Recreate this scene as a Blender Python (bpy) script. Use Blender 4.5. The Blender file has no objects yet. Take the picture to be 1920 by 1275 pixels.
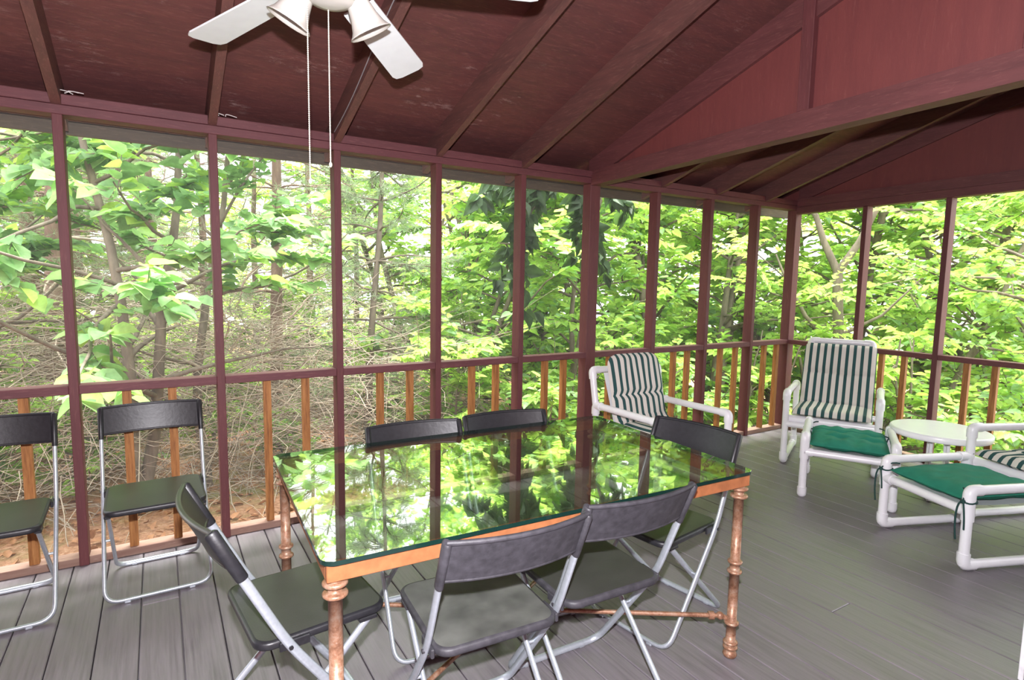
import bpy, math, random
from mathutils import Vector, Matrix

# ------------------------------------------------------------------ camera
scn = bpy.context.scene
COL = scn.collection
PI = math.pi
K = 0.6096 / 0.6413
cam_d = bpy.data.cameras.new('camera')
cam_d.sensor_fit = 'HORIZONTAL'
cam_d.sensor_width = 36.0
cam_d.lens = 1081.17 / 1920 * 36.0
cam_d.clip_start = 0.02
cam_d.clip_end = 300
cam = bpy.data.objects.new('camera', cam_d)
COL.objects.link(cam)
CAM = Vector((0.8181 * K, -3.4542 * K, 1.4564 * K))
_yaw, _p, _r = 0.5516, -0.103, 0.0169
fwd = Vector((math.sin(_yaw) * math.cos(_p), math.cos(_yaw) * math.cos(_p), math.sin(_p)))
rt = Vector((math.cos(_yaw), -math.sin(_yaw), 0))
up = rt.cross(fwd)
rt2 = math.cos(_r) * rt + math.sin(_r) * up
up2 = -math.sin(_r) * rt + math.cos(_r) * up
M3 = Matrix((rt2, up2, -fwd)).transposed()
cam.matrix_world = Matrix.Translation(CAM) @ M3.to_4x4()
scn.camera = cam

# ------------------------------------------------------------------ light
vs = scn.view_settings
vs.view_transform = 'Standard'
vs.look = 'None'
vs.exposure = 1.5
vs.gamma = 1.0
vs.use_curve_mapping = False

SKY_STRENGTH = 2.7
world = bpy.data.worlds.new('overcast_sky')
scn.world = world
world.use_nodes = True
wn, wl = world.node_tree.nodes, world.node_tree.links
wn.clear()
w_out = wn.new('ShaderNodeOutputWorld')
w_bg = wn.new('ShaderNodeBackground')
w_tc = wn.new('ShaderNodeTexCoord')
w_sep = wn.new('ShaderNodeSeparateXYZ')
w_rmp = wn.new('ShaderNodeValToRGB')
w_rmp.color_ramp.elements[0].position = 0.0
w_rmp.color_ramp.elements[0].color = (0.62, 0.66, 0.68, 1)
w_rmp.color_ramp.elements[1].position = 0.7
w_rmp.color_ramp.elements[1].color = (1.0, 1.0, 1.0, 1)
wl.new(w_tc.outputs['Generated'], w_sep.inputs[0])
wl.new(w_sep.outputs['Z'], w_rmp.inputs['Fac'])
wl.new(w_rmp.outputs['Color'], w_bg.inputs['Color'])
w_bg.inputs['Strength'].default_value = SKY_STRENGTH
wl.new(w_bg.outputs[0], w_out.inputs['Surface'])


def add_light(name, kind, loc, energy, color=(1, 1, 1), **kw):
    d = bpy.data.lights.new(name, kind)
    d.energy = energy
    d.color = color
    for k, v in kw.items():
        setattr(d, k, v)
    o = bpy.data.objects.new(name, d)
    o.location = loc
    COL.objects.link(o)
    return o


# hazy sun behind thin cloud, back-lighting the leaves
sun = add_light('hazy_sun', 'SUN', (0, 10, 20), 8.0, (1.0, 0.98, 0.94), angle=math.radians(25))
sun.rotation_euler = Vector((-0.10, -0.16, -0.98)).to_track_quat('-Z', 'Y').to_euler()
# the pop-up flash of the photographer's camera, just above the lens
flash = add_light('camera_flash', 'POINT', CAM + up2 * 0.165 - rt2 * 0.0 - fwd * 0.02, 180.0,
                  (0.97, 0.955, 1.0), shadow_soft_size=0.018)

scn.cycles.max_bounces = 10
scn.cycles.diffuse_bounces = 4
scn.cycles.glossy_bounces = 4
scn.cycles.transmission_bounces = 6
scn.cycles.transparent_max_bounces = 24
scn.cycles.sample_clamp_indirect = 6.0
scn.cycles.caustics_reflective = False
scn.cycles.caustics_refractive = False

random.seed(11)

# ------------------------------------------------------------------ materials


class NT:
    def __init__(self, name):
        self.m = bpy.data.materials.new(name)
        self.m.use_nodes = True
        self.n = self.m.node_tree.nodes
        self.l = self.m.node_tree.links
        self.n.clear()
        self.out = self.n.new('ShaderNodeOutputMaterial')

    def node(self, t, **kw):
        nd = self.n.new(t)
        for k, v in kw.items():
            setattr(nd, k, v)
        return nd

    def coord(self, scale=(1, 1, 1), rot=(0, 0, 0), src='Object'):
        tc = self.node('ShaderNodeTexCoord')
        mp = self.node('ShaderNodeMapping')
        mp.inputs['Scale'].default_value = scale
        mp.inputs['Rotation'].default_value = rot
        self.l.new(tc.outputs[src], mp.inputs[0])
        return mp.outputs[0]

    def noise(self, vec, scale, detail=4, rough=0.55):
        nz = self.node('ShaderNodeTexNoise')
        nz.inputs['Scale'].default_value = scale
        nz.inputs['Detail'].default_value = detail
        nz.inputs['Roughness'].default_value = rough
        self.l.new(vec, nz.inputs['Vector'])
        return nz.outputs['Fac']

    def ramp(self, fac, stops):
        r = self.node('ShaderNodeValToRGB')
        el = r.color_ramp.elements
        while len(el) < len(stops):
            el.new(0.5)
        for e, (p, c) in zip(el, stops):
            e.position = p
            e.color = (c[0], c[1], c[2], 1)
        self.l.new(fac, r.inputs[0])
        return r.outputs[0]

    def mix(self, fac, a, b, blend='MIX'):
        mx = self.node('ShaderNodeMix', data_type='RGBA', blend_type=blend)
        ins = [i for i in mx.inputs if i.enabled]
        for s, v in zip(ins, (fac, a, b)):
            if isinstance(v, bpy.types.NodeSocket):
                self.l.new(v, s)
            elif isinstance(v, (int, float)):
                s.default_value = v
            else:
                s.default_value = (v[0], v[1], v[2], 1)
        return [o for o in mx.outputs if o.enabled][0]

    def bsdf(self, color, rough=0.5, metal=0.0, spec=0.5, bump=None, bump_s=0.3, bump_d=0.01, **extra):
        b = self.node('ShaderNodeBsdfPrincipled')
        for key, v in (('Base Color', color), ('Roughness', rough), ('Metallic', metal), ('Specular IOR Level', spec)):
            if isinstance(v, bpy.types.NodeSocket):
                self.l.new(v, b.inputs[key])
            elif isinstance(v, (int, float)):
                b.inputs[key].default_value = v
            else:
                b.inputs[key].default_value = (v[0], v[1], v[2], 1)
        for k, v in extra.items():
            b.inputs[k].default_value = v
        if bump is not None:
            bp = self.node('ShaderNodeBump')
            bp.inputs['Strength'].default_value = bump_s
            bp.inputs['Distance'].default_value = bump_d
            self.l.new(bump, bp.inputs['Height'])
            self.l.new(bp.outputs[0], b.inputs['Normal'])
        self.l.new(b.outputs[0], self.out.inputs[0])
        return b


def simple(name, c, rough=0.5, metal=0.0, var=0.12, nscale=30.0, spec=0.5, bump=0.0, stretch=(1, 1, 1)):
    t = NT(name)
    f = t.noise(t.coord(stretch), nscale)
    lo = tuple(max(0, x * (1 - var)) for x in c)
    hi = tuple(min(1, x * (1 + var)) for x in c)
    col = t.ramp(f, [(0.3, lo), (0.7, hi)])
    t.bsdf(col, rough, metal, spec, bump=f if bump else None, bump_s=bump, bump_d=0.004)
    return t.m


def wood_paint(name, base, worn, dark, stretch, wear=0.62, rough=0.6, scuff=None):
    """Painted timber: streaky brush grain, worn lighter patches, optional chalky scuffs."""
    t = NT(name)
    v = t.coord(stretch)
    f1 = t.noise(v, 3.0, 6, 0.65)
    f2 = t.noise(v, 14.0, 5, 0.7)
    c = t.mix(t.ramp(f1, [(0.35, (0, 0, 0)), (0.7, (1, 1, 1))]), base, dark)
    c = t.mix(t.ramp(f2, [(wear - 0.08, (0, 0, 0)), (wear + 0.12, (1, 1, 1))]), c, worn)
    if scuff:
        f3 = t.noise(t.coord((1.6, 4.5, 4.5)), 5.0, 8, 0.8)
        f4 = t.noise(t.coord((1, 1, 1)), 2.3, 3, 0.6)
        mk = t.mix(1.0, t.ramp(f3, [(.54, (0, 0, 0)), (.70, (1, 1, 1))]),
                   t.ramp(f4, [(.55, (0, 0, 0)), (.68, (.9, .9, .9))]), 'MULTIPLY')
        c = t.mix(mk, c, scuff)
    t.bsdf(c, rough, 0, 0.35, bump=f2, bump_s=0.25, bump_d=0.003)
    return t.m


M = {}
M['red_x'] = wood_paint('maroon_paint_along_x', (.125, .040, .045), (.17, .066, .066), (.09, .030, .034), (1, 8, 8))
M['red_y'] = wood_paint('maroon_paint_along_y', (.125, .040, .041), (.165, .062, .058), (.088, .029, .030), (8, 1, 8))
M['red_z'] = wood_paint('maroon_paint_along_z', (.115, .033, .036), (.15, .052, .050), (.088, .026, .028), (8, 8, .8))
M['rafter'] = wood_paint('weathered_rafter_paint', (.125, .050, .044), (.17, .080, .066), (.080, .036, .033), (9, 1, 9))
M['ceil'] = wood_paint('scuffed_maroon_plywood', (.120, .040, .037), (.155, .058, .052), (.080, .030, .030), (1.2, 6, 6),
                       0.6, 0.62, scuff=(.36, .25, .23))
M['panel'] = wood_paint('maroon_plywood_panel', (.155, .040, .038), (.18, .055, .05), (.13, .034, .034), (6, 6, .7), 0.66)
M['eave'] = wood_paint('weathered_eave_board', (.10, .075, .045), (.15, .11, .07), (.065, .047, .03), (1, 8, 8))
M['eave_lit_line'] = simple('painted_lit_edge_wood', (.30, .14, .07), .7)  # orange colour paints in the light caught along the eave ledge
M['sill'] = wood_paint('weathered_sill_wood', (.27, .17, .13), (.34, .24, .19), (.2, .11, .085), (1, 9, 9))


def cedar():
    t = NT('stained_cedar')
    v = t.coord((10, 10, .7))
    f = t.noise(v, 9.0, 6, .7)
    c = t.ramp(f, [(.3, (.15, .055, .018)), (.5, (.30, .125, .038)), (.72, (.42, .20, .07))])
    t.bsdf(c, .6, 0, .3, bump=f, bump_s=.2, bump_d=.002)
    return t.m


M['cedar'] = cedar()


def deck():
    t = NT('grey_green_deck_boards')
    v = t.coord((18, .7, 1))
    f = t.noise(v, 4.0, 6, .65)
    f2 = t.noise(t.coord((1, 1, 1)), .9, 3, .5)
    c = t.ramp(f, [(.28, (.096, .083, .094)), (.5, (.158, .142, .154)), (.75, (.216, .190, .210))])
    c = t.mix(t.ramp(f2, [(.4, (0, 0, 0)), (.7, (.5, .5, .5))]), c, (.184, .160, .180))
    rg = t.ramp(f, [(.3, (.34, .34, .34)), (.7, (.5, .5, .5))])
    t.bsdf(c, rg, 0, .75, bump=f, bump_s=.3, bump_d=.002)
    return t.m


M['deck'] = deck()
M['black'] = simple('black_moulded_plastic', (.013, .013, .016), .42, 0, .25, 60, .5, .15)
M['black_worn_flash'] = simple('scuffed_flashlit_black_plastic', (.036, .034, .041), .55, 0, .35, 40, .5, .3)  # scuffed; the flash's purple grey is also put into this colour


def seat_mat(name, c0, c1, c2, rough):
    t = NT(name)
    f = t.noise(t.coord((1, 1, 1)), 7.0, 3, .5)
    f2 = t.noise(t.coord((1, 1, 1)), 300.0, 2, .5)
    f3 = t.noise(t.coord((1, 1, 1)), 60.0, 5, .7)
    c = t.ramp(f, [(.35, c0), (.65, c1)])
    c = t.mix(t.ramp(f3, [(.66, (0, 0, 0)), (.74, (.7, .7, .7))]), c, c2)
    t.bsdf(c, rough, 0, .5, bump=f2, bump_s=.25, bump_d=.001)
    return t.m


M['seat'] = seat_mat('dark_olive_plastic_seat', (.034, .034, .031), (.046, .046, .042), (.036, .036, .034), .38)
M['seat_worn'] = seat_mat('dusty_grey_plastic_seat', (.046, .047, .044), (.115, .118, .108), (.030, .031, .03), .5)
M['steel'] = simple('grey_lacquered_steel_tube', (.46, .50, .55), .38, .55, .08, 80)
M['pvc'] = simple('white_pvc_pipe', (.80, .79, .82), .28, 0, .03, 12)
M['white_resin'] = simple('white_resin', (.84, .84, .86), .3, 0, .02, 10)
M['fan_white'] = simple('white_enamel', (.64, .67, .68), .35, 0, .03, 20)
M['bulb'] = simple('frosted_bulb', (.8, .78, .72), .4)
M['chain'] = simple('pale_bead_chain', (.68, .64, .55), .35, .3)
M['cable'] = simple('grey_cable', (.22, .2, .21), .5)
M['cobweb'] = simple('pale_fibre_scrap', (.55, .52, .5), .8)


def shade_glass():
    t = NT('frosted_bell_shade_glass')
    b = t.bsdf((.58, .56, .52), .32, 0, .5)
    b.inputs['Subsurface Weight'].default_value = .0
    tr = t.node('ShaderNodeBsdfTranslucent')
    tr.inputs[0].default_value = (.8, .76, .68, 1)
    mx = t.node('ShaderNodeMixShader')
    mx.inputs[0].default_value = .3
    t.l.new(b.outputs[0], mx.inputs[1])
    t.l.new(tr.outputs[0], mx.inputs[2])
    t.l.new(mx.outputs[0], t.out.inputs[0])
    return t.m


M['shade'] = shade_glass()


def stripes():
    """Green and cream canvas stripes running along the cushion (its own local y)."""
    t = NT('green_and_cream_striped_canvas')
    tc = t.node('ShaderNodeTexCoord')
    sp = t.node('ShaderNodeSeparateXYZ')
    t.l.new(tc.outputs['Object'], sp.inputs[0])
    m1 = t.node('ShaderNodeMath', operation='MULTIPLY_ADD')
    m1.inputs[1].default_value = 1 / .0535
    m1.inputs[2].default_value = 50.22
    t.l.new(sp.outputs['X'], m1.inputs[0])
    m2 = t.node('ShaderNodeMath', operation='FRACT')
    t.l.new(m1.outputs[0], m2.inputs[0])
    m3 = t.node('ShaderNodeMath', operation='LESS_THAN')
    m3.inputs[1].default_value = .43
    t.l.new(m2.outputs[0], m3.inputs[0])
    f = t.noise(t.coord((1, 1, 1)), 500, 2)
    c = t.mix(m3.outputs[0], (.62, .58, .53), (.028, .075, .075))
    t.bsdf(c, .85, 0, .2, bump=f, bump_s=.15, bump_d=.001)
    return t.m


M['stripe'] = stripes()
M['green_cloth'] = simple('teal_green_canvas', (.022, .19, .125), .8, 0, .12, 18, .2, .2)
M['green_tie'] = simple('dark_green_tie_cord', (.010, .045, .04), .85)


def copper():
    t = NT('worn_copper_paint')
    f = t.noise(t.coord((1, 1, 1)), 40, 6, .7)
    f2 = t.noise(t.coord((1, 1, 1)), 160, 4, .7)
    c = t.ramp(f, [(.34, (.17, .075, .042)), (.5, (.31, .16, .095)), (.66, (.38, .26, .19))])
    c = t.mix(t.ramp(f2, [(.6, (0, 0, 0)), (.7, (.6, .6, .6))]), c, (.40, .33, .28))
    t.bsdf(c, .42, .3, .5, bump=f2, bump_s=.2, bump_d=.001)
    return t.m


M['copper'] = copper()
M['copper_bar'] = simple('orange_copper_rail_paint', (.36, .13, .050), .5, .15, .2, 30)


def glass(name, tint, f0):
    """Clear plate: lets light straight through, mirrors more at a shallow view."""
    t = NT(name)
    g = t.node('ShaderNodeNewGeometry')
    dt = t.node('ShaderNodeVectorMath', operation='DOT_PRODUCT')
    t.l.new(g.outputs['Normal'], dt.inputs[0])
    t.l.new(g.outputs['Incoming'], dt.inputs[1])

    def math_(op, a, b=None):
        nd = t.node('ShaderNodeMath', operation=op)
        t.l.new(a, nd.inputs[0])
        if b is not None:
            nd.inputs[1].default_value = b
        return nd
    ab = math_('ABSOLUTE', dt.outputs['Value'])
    om = math_('SUBTRACT', ab.outputs[0])
    t.l.new(ab.outputs[0], om.inputs[1])
    om.inputs[0].default_value = 1.0
    for lk in list(om.inputs[0].links):
        t.l.remove(lk)
    pw = math_('POWER', om.outputs[0], 5.0)
    ma = math_('MULTIPLY_ADD', pw.outputs[0], 1 - f0)
    ma.inputs[2].default_value = f0
    tr = t.node('ShaderNodeBsdfTransparent')
    tr.inputs[0].default_value = (*tint, 1)
    gl = t.node('ShaderNodeBsdfGlossy')
    gl.inputs['Color'].default_value = (.95, 1, .97, 1)
    gl.inputs['Roughness'].default_value = 0.0
    mx = t.node('ShaderNodeMixShader')
    t.l.new(ma.outputs[0], mx.inputs[0])
    t.l.new(tr.outputs[0], mx.inputs[1])
    t.l.new(gl.outputs[0], mx.inputs[2])
    t.l.new(mx.outputs[0], t.out.inputs[0])
    return t.m


M['glass'] = glass('table_glass', (.80, .84, .80), .23)
M['glass_edge'] = simple('dark_green_glass_edge', (.006, .022, .018), .08, 0, .1)


def screen_mat():
    t = NT('insect_screen_mesh')
    tr = t.node('ShaderNodeBsdfTransparent')
    tr.inputs[0].default_value = (1, 1, 1, 1)
    b = t.node('ShaderNodeBsdfDiffuse')
    b.inputs[0].default_value = (.26, .27, .26, 1)
    mx = t.node('ShaderNodeMixShader')
    mx.inputs[0].default_value = .13
    t.l.new(tr.outputs[0], mx.inputs[1])
    t.l.new(b.outputs[0], mx.inputs[2])
    t.l.new(mx.outputs[0], t.out.inputs[0])
    return t.m


M['screen'] = screen_mat()


def leaf_mat(name, c, trans, var=.35, tw=.5, rough=.45):
    t = NT(name)
    f = t.noise(t.coord((1, 1, 1)), 2.2, 3, .6)
    f2 = t.noise(t.coord((1, 1, 1)), 17, 2, .6)
    fm = t.mix(.5, f, f2)
    a = t.ramp(fm, [(.33, tuple(x * (1 - var) for x in c)), (.67, tuple(min(1, x * (1 + var)) for x in c))])
    b = t.bsdf(a, rough, 0, .22)
    a2 = t.ramp(fm, [(.33, tuple(x * (1 - var) for x in trans)), (.67, tuple(min(1, x * (1 + var * .6)) for x in trans))])
    tr = t.node('ShaderNodeBsdfTranslucent')
    t.l.new(a2, tr.inputs[0])
    mx = t.node('ShaderNodeMixShader')
    mx.inputs[0].default_value = tw
    t.l.new(b.outputs[0], mx.inputs[1])
    t.l.new(tr.outputs[0], mx.inputs[2])
    t.l.new(mx.outputs[0], t.out.inputs[0])
    return t.m


M['leaf'] = leaf_mat('bright_green_leaf', (.27, .45, .11), (.56, .84, .15))
M['leaf_y'] = leaf_mat('yellow_green_leaf', (.33, .49, .12), (.63, .87, .19))
M['leaf_b'] = leaf_mat('bluish_green_leaf', (.27, .43, .22), (.46, .74, .27))
M['leaf_mid_shade'] = leaf_mat('shaded_mid_green_leaf', (.16, .30, .13), (.30, .52, .17))  # mid green, with the shade over the left trees put into the colour
M['leaf_eave_shade'] = leaf_mat('eave_shaded_green_leaf', (.055, .10, .045), (.10, .2, .04), tw=.25)  # leaf green darkened to stand for the eave's shade
M['needle'] = leaf_mat('grey_green_needles', (.27, .35, .21), (.34, .45, .24), tw=.3, rough=.6)
M['bark'] = simple('grey_brown_bark', (.17, .14, .11), .9, 0, .35, 14, .2, .6, (1, 1, .3))
M['bark_pine'] = simple('reddish_pine_bark', (.22, .15, .12), .9, 0, .35, 14, .2, .6, (1, 1, .3))
M['twig'] = simple('dead_grey_twig', (.36, .30, .24), .9, 0, .3, 6, .2)


def ground_mat():
    t = NT('pine_needle_forest_floor')
    v = t.coord((1, 1, 1))
    f = t.noise(v, 1.1, 6, .7)
    f2 = t.noise(v, 26, 5, .75)
    c = t.ramp(f2, [(.3, (.17, .085, .05)), (.5, (.38, .20, .12)), (.7, (.56, .36, .25))])
    c = t.mix(t.ramp(f, [(.5, (0, 0, 0)), (.66, (.75, .75, .75))]), c, (.16, .21, .07))
    t.bsdf(c, .95, 0, .1, bump=f2, bump_s=.8, bump_d=.03)
    return t.m


M['ground'] = ground_mat()
M['litter'] = leaf_mat('dry_fallen_leaf', (.42, .22, .12), (.3, .15, .08), tw=.2, rough=.8)
M['siding'] = wood_paint('maroon_house_siding', (.13, .04, .04), (.16, .055, .05), (.1, .03, .03), (1, 8, 8))
M['door_white'] = simple('white_door_trim', (.75, .75, .78), .45)
M['door_black'] = simple('black_rubber_door_seal', (.01, .01, .012), .5)

# ------------------------------------------------------------------ mesh helpers


class MB:
    """Collects faces and links them as ONE mesh object."""

    def __init__(self):
        self.v, self.f, self.s, self.mi = [], [], [], []
        self.cur = 0

    def add(self, verts, faces, smooth=False, mat=None):
        b = len(self.v)
        self.v.extend([tuple(p) for p in verts])
        for f in faces:
            self.f.append(tuple(i + b for i in f))
            self.s.append(smooth)
            self.mi.append(self.cur if mat is None else mat)

    def box(self, x0, x1, y0, y1, z0, z1, bev=0.0, mat=None, M4=None):
        if bev > 0:
            pts, fc = bevel_box(x0, x1, y0, y1, z0, z1, bev)
        else:
            pts = [(x, y, z) for z in (z0, z1) for y in (y0, y1) for x in (x0, x1)]
            fc = [(0, 2, 3, 1), (4, 5, 7, 6), (0, 1, 5, 4), (2, 6, 7, 3), (0, 4, 6, 2), (1, 3, 7, 5)]
        if M4 is not None:
            pts = [M4 @ Vector(p) for p in pts]
        self.add(pts, fc, False, mat)

    def prism(self, poly, axis, a, b, mat=None):
        """Extrude a 2-D polygon along an axis: axis x -> poly in (y,z); y -> (x,z); z -> (x,y)."""
        def P(p, t):
            return {'x': (t, p[0], p[1]), 'y': (p[0], t, p[1]), 'z': (p[0], p[1], t)}[axis]
        n = len(poly)
        vs_ = [P(p, a) for p in poly] + [P(p, b) for p in poly]
        fc = [tuple(range(n))[::-1], tuple(range(n, 2 * n))]
        fc += [(i, (i + 1) % n, (i + 1) % n + n, i + n) for i in range(n)]
        self.add(vs_, fc, False, mat)

    def tube(self, path, rad, seg=10, caps=True, normals=None, rads2=None, closed=False, mat=None):
        """Sweep an ellipse; rad = radius or list; with normals the ellipse is rad along the normal, rads2 across."""
        P = [Vector(p) for p in path]
        n = len(P)
        R = rad if isinstance(rad, (list, tuple)) else [rad] * n
        R2 = R if rads2 is None else (rads2 if isinstance(rads2, (list, tuple)) else [rads2] * n)
        vs_, fc = [], []
        prev = None
        for i in range(n):
            if closed:
                t = P[(i + 1) % n] - P[i - 1]
            elif i == 0:
                t = P[1] - P[0]
            elif i == n - 1:
                t = P[-1] - P[-2]
            else:
                t = (P[i + 1] - P[i]).normalized() + (P[i] - P[i - 1]).normalized()
            t = t.normalized() if t.length > 1e-9 else Vector((0, 0, 1))
            if normals is not None:
                N = Vector(normals[i])
            elif prev is None:
                N = Vector((0, 0, 1)) if abs(t.z) < .9 else Vector((1, 0, 0))
            else:
                N = prev
            N = (N - t * N.dot(t))
            if N.length < 1e-6:
                N = t.orthogonal()
            N.normalize()
            prev = N
            B = t.cross(N)
            for k in range(seg):
                a = 2 * PI * k / seg
                vs_.append(P[i] + N * (R[i] * math.cos(a)) + B * (R2[i] * math.sin(a)))
        m = n if closed else n - 1
        for i in range(m):
            j = (i + 1) % n
            for k in range(seg):
                k2 = (k + 1) % seg
                fc.append((i * seg + k, i * seg + k2, j * seg + k2, j * seg + k))
        self.add(vs_, fc, True, mat)
        if caps and not closed:
            self.add(vs_[:seg], [tuple(range(seg))[::-1]], False, mat)
            self.add(vs_[-seg:], [tuple(range(seg))], False, mat)

    def lathe(self, prof, seg=24, M4=None, mat=None, smooth=True):
        """Revolve (r, z) pairs around z."""
        vs_, fc = [], []
        for r, z in prof:
            for k in range(seg):
                a = 2 * PI * k / seg
                p = Vector((r * math.cos(a), r * math.sin(a), z))
                vs_.append(M4 @ p if M4 is not None else p)
        for i in range(len(prof) - 1):
            for k in range(seg):
                k2 = (k + 1) % seg
                fc.append((i * seg + k, i * seg + k2, (i + 1) * seg + k2, (i + 1) * seg + k))
        self.add(vs_, fc, smooth, mat)
        for i, fl in ((0, True), (len(prof) - 1, False)):
            if prof[i][0] > 1e-4:
                idx = list(range(i * seg, i * seg + seg))
                self.add([vs_[q] for q in idx], [tuple(range(seg))[::-1] if fl else tuple(range(seg))], False, mat)

    def grid(self, fn, nu, nv, smooth=True, mat=None):
        vs_ = [fn(i / nu, j / nv) for j in range(nv + 1) for i in range(nu + 1)]
        fc = [(j * (nu + 1) + i, j * (nu + 1) + i + 1, (j + 1) * (nu + 1) + i + 1, (j + 1) * (nu + 1) + i)
              for j in range(nv) for i in range(nu)]
        self.add(vs_, fc, smooth, mat)

    def ball(self, c, r, seg=10, rings=6, mat=None, sq=(1, 1, 1)):
        c = Vector(c)
        vs_, fc = [], []
        for j in range(rings + 1):
            th = PI * j / rings
            for k in range(seg):
                a = 2 * PI * k / seg
                vs_.append(c + Vector((r * sq[0] * math.sin(th) * math.cos(a), r * sq[1] * math.sin(th) * math.sin(a),
                                       r * sq[2] * math.cos(th))))
        for j in range(rings):
            for k in range(seg):
                k2 = (k + 1) % seg
                fc.append((j * seg + k, (j + 1) * seg + k, (j + 1) * seg + k2, j * seg + k2))
        self.add(vs_, fc, True, mat)

    def build(self, name, mats, parent=None, loc=None):
        me = bpy.data.meshes.new(name)
        me.from_pydata(self.v, [], self.f)
        me.polygons.foreach_set('use_smooth', self.s)
        if not isinstance(mats, (list, tuple)):
            mats = [mats]
        for m in mats:
            me.materials.append(m)
        if len(mats) > 1:
            me.polygons.foreach_set('material_index', self.mi)
        me.update()
        o = bpy.data.objects.new(name, me)
        COL.objects.link(o)
        if parent is not None:
            o.parent = parent
        if loc is not None:
            o.location = loc
        return o


def bevel_box(x0, x1, y0, y1, z0, z1, b):
    v, f = [], []
    cx, cy, cz = (x0 + x1) / 2, (y0 + y1) / 2, (z0 + z1) / 2
    hx, hy, hz = (x1 - x0) / 2, (y1 - y0) / 2, (z1 - z0) / 2
    b = min(b, hx * .49, hy * .49, hz * .49)
    idx = {}
    for sx in (-1, 1):
        for sy in (-1, 1):
            for sz in (-1, 1):
                for ax in range(3):
                    h = [hx - b, hy - b, hz - b]
                    h[ax] += b
                    idx[(sx, sy, sz, ax)] = len(v)
                    v.append((cx + sx * h[0], cy + sy * h[1], cz + sz * h[2]))
    S = (-1, 1)

    def face(ids, n):
        a, c, d = (Vector(v[i]) for i in ids[:3])
        if (c - a).cross(d - a).dot(Vector(n)) < 0:
            ids = ids[::-1]
        f.append(tuple(ids))
    for s in S:
        face([idx[(s, a, c, 0)] for a, c in ((-1, -1), (1, -1), (1, 1), (-1, 1))], (s, 0, 0))
        face([idx[(a, s, c, 1)] for a, c in ((-1, -1), (1, -1), (1, 1), (-1, 1))], (0, s, 0))
        face([idx[(a, c, s, 2)] for a, c in ((-1, -1), (1, -1), (1, 1), (-1, 1))], (0, 0, s))
    for a in S:
        for c in S:
            face([idx[(-1, a, c, 1)], idx[(1, a, c, 1)], idx[(1, a, c, 2)], idx[(-1, a, c, 2)]], (0, a, c))
            face([idx[(a, -1, c, 0)], idx[(a, 1, c, 0)], idx[(a, 1, c, 2)], idx[(a, -1, c, 2)]], (a, 0, c))
            face([idx[(a, c, -1, 0)], idx[(a, c, 1, 0)], idx[(a, c, 1, 1)], idx[(a, c, -1, 1)]], (a, c, 0))
            for d in S:
                face([idx[(a, c, d, 0)], idx[(a, c, d, 1)], idx[(a, c, d, 2)]], (a, c, d))
    return v, f


def empty(name, loc, rz=0.0):
    o = bpy.data.objects.new(name, None)
    o.location = loc
    o.rotation_euler = (0, 0, rz)
    o.empty_display_size = .1
    COL.objects.link(o)
    return o


def tag(o, label, cat, group=None, kind=None):
    o['label'] = label
    o['category'] = cat
    if group:
        o['group'] = group
    if kind:
        o['kind'] = kind
    return o


def struct(o, label=None, cat=None):
    o['kind'] = 'structure'
    if label:
        o['label'] = label
    if cat:
        o['category'] = cat
    return o


def kids(o):
    return [c for c in bpy.data.objects if c.parent == o]


def copy_tree(o, parent=None):
    c = o.copy()
    COL.objects.link(c)
    if parent is not None:
        c.parent = parent
    for ch in kids(o):
        copy_tree(ch, c)
    return c


def bezier(p0, p1, p2, p3, n=8):
    out = []
    for i in range(n + 1):
        t = i / n
        out.append(tuple((1 - t) ** 3 * a + 3 * (1 - t) ** 2 * t * b + 3 * (1 - t) * t * t * c + t ** 3 * d
                         for a, b, c, d in zip(p0, p1, p2, p3)))
    return out


def fillet(pts, r, n=5):
    """Round the inner corners of a polyline."""
    P = [Vector(p) for p in pts]
    out = [P[0]]
    for i in range(1, len(P) - 1):
        a = (P[i - 1] - P[i])
        b = (P[i + 1] - P[i])
        d = min(r, a.length * .45, b.length * .45)
        A = P[i] + a.normalized() * d
        B = P[i] + b.normalized() * d
        for k in range(n + 1):
            t = k / n
            out.append(A * (1 - t) ** 2 + P[i] * 2 * t * (1 - t) + B * t * t)
    out.append(P[-1])
    return out

# ------------------------------------------------------------------ the porch itself
SL = 0.325            # roof slope
Z_RB = 2.12           # rafter underside above the wall's inner face
Z_CL = 2.267          # plywood underside there
Y_EAVE = 0.36
Y_BACK = -4.3
X_L, X_R = -2.4, 5.889
POST_X = [0.432 + 0.6096 * i for i in range(-4, 5)]
BIG_X = 3.48
POST_X2 = [4.114, 4.730, 5.344]


def zc(y):
    return Z_CL - SL * y


def zr(y):
    return Z_RB - SL * y


# floor: separate boards kept in one mesh, running from the house to the screen wall
fl = MB()
bw = 0.1395
nb = int((X_R + 0.12 - X_L) / bw)
for i in range(nb):
    x0 = X_L + i * bw
    rr = random.Random(i)
    cut = rr.uniform(-3.4, -.4)
    for a, b in (((Y_BACK, cut - .0015), (cut + .0015, 0.11)) if i % 9 == 4 else ((Y_BACK, .11),)):
        fl.box(x0 + .002, x0 + bw - .002, a, b, -.03, rr.uniform(-.0006, 0), bev=.003)
fl.box(X_L, X_R + .1, Y_BACK, .11, -.06, -.032)
struct(fl.build('floor', M['deck']), 'grey green deck floor of boards running towards the screen wall', 'floor')

# ceiling plywood with its rafters
ce = MB()
RIDGE = -4.0
poly = [(Y_EAVE, zc(Y_EAVE)), (RIDGE, zc(RIDGE)), (RIDGE, zc(RIDGE) + .02), (Y_EAVE, zc(Y_EAVE) + .02)]
ce.prism(poly, 'x', X_L, 6.35)
ceiling = struct(ce.build('ceiling', M['ceil']), 'sloping scuffed maroon plywood ceiling between the rafters', 'ceiling')


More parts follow.
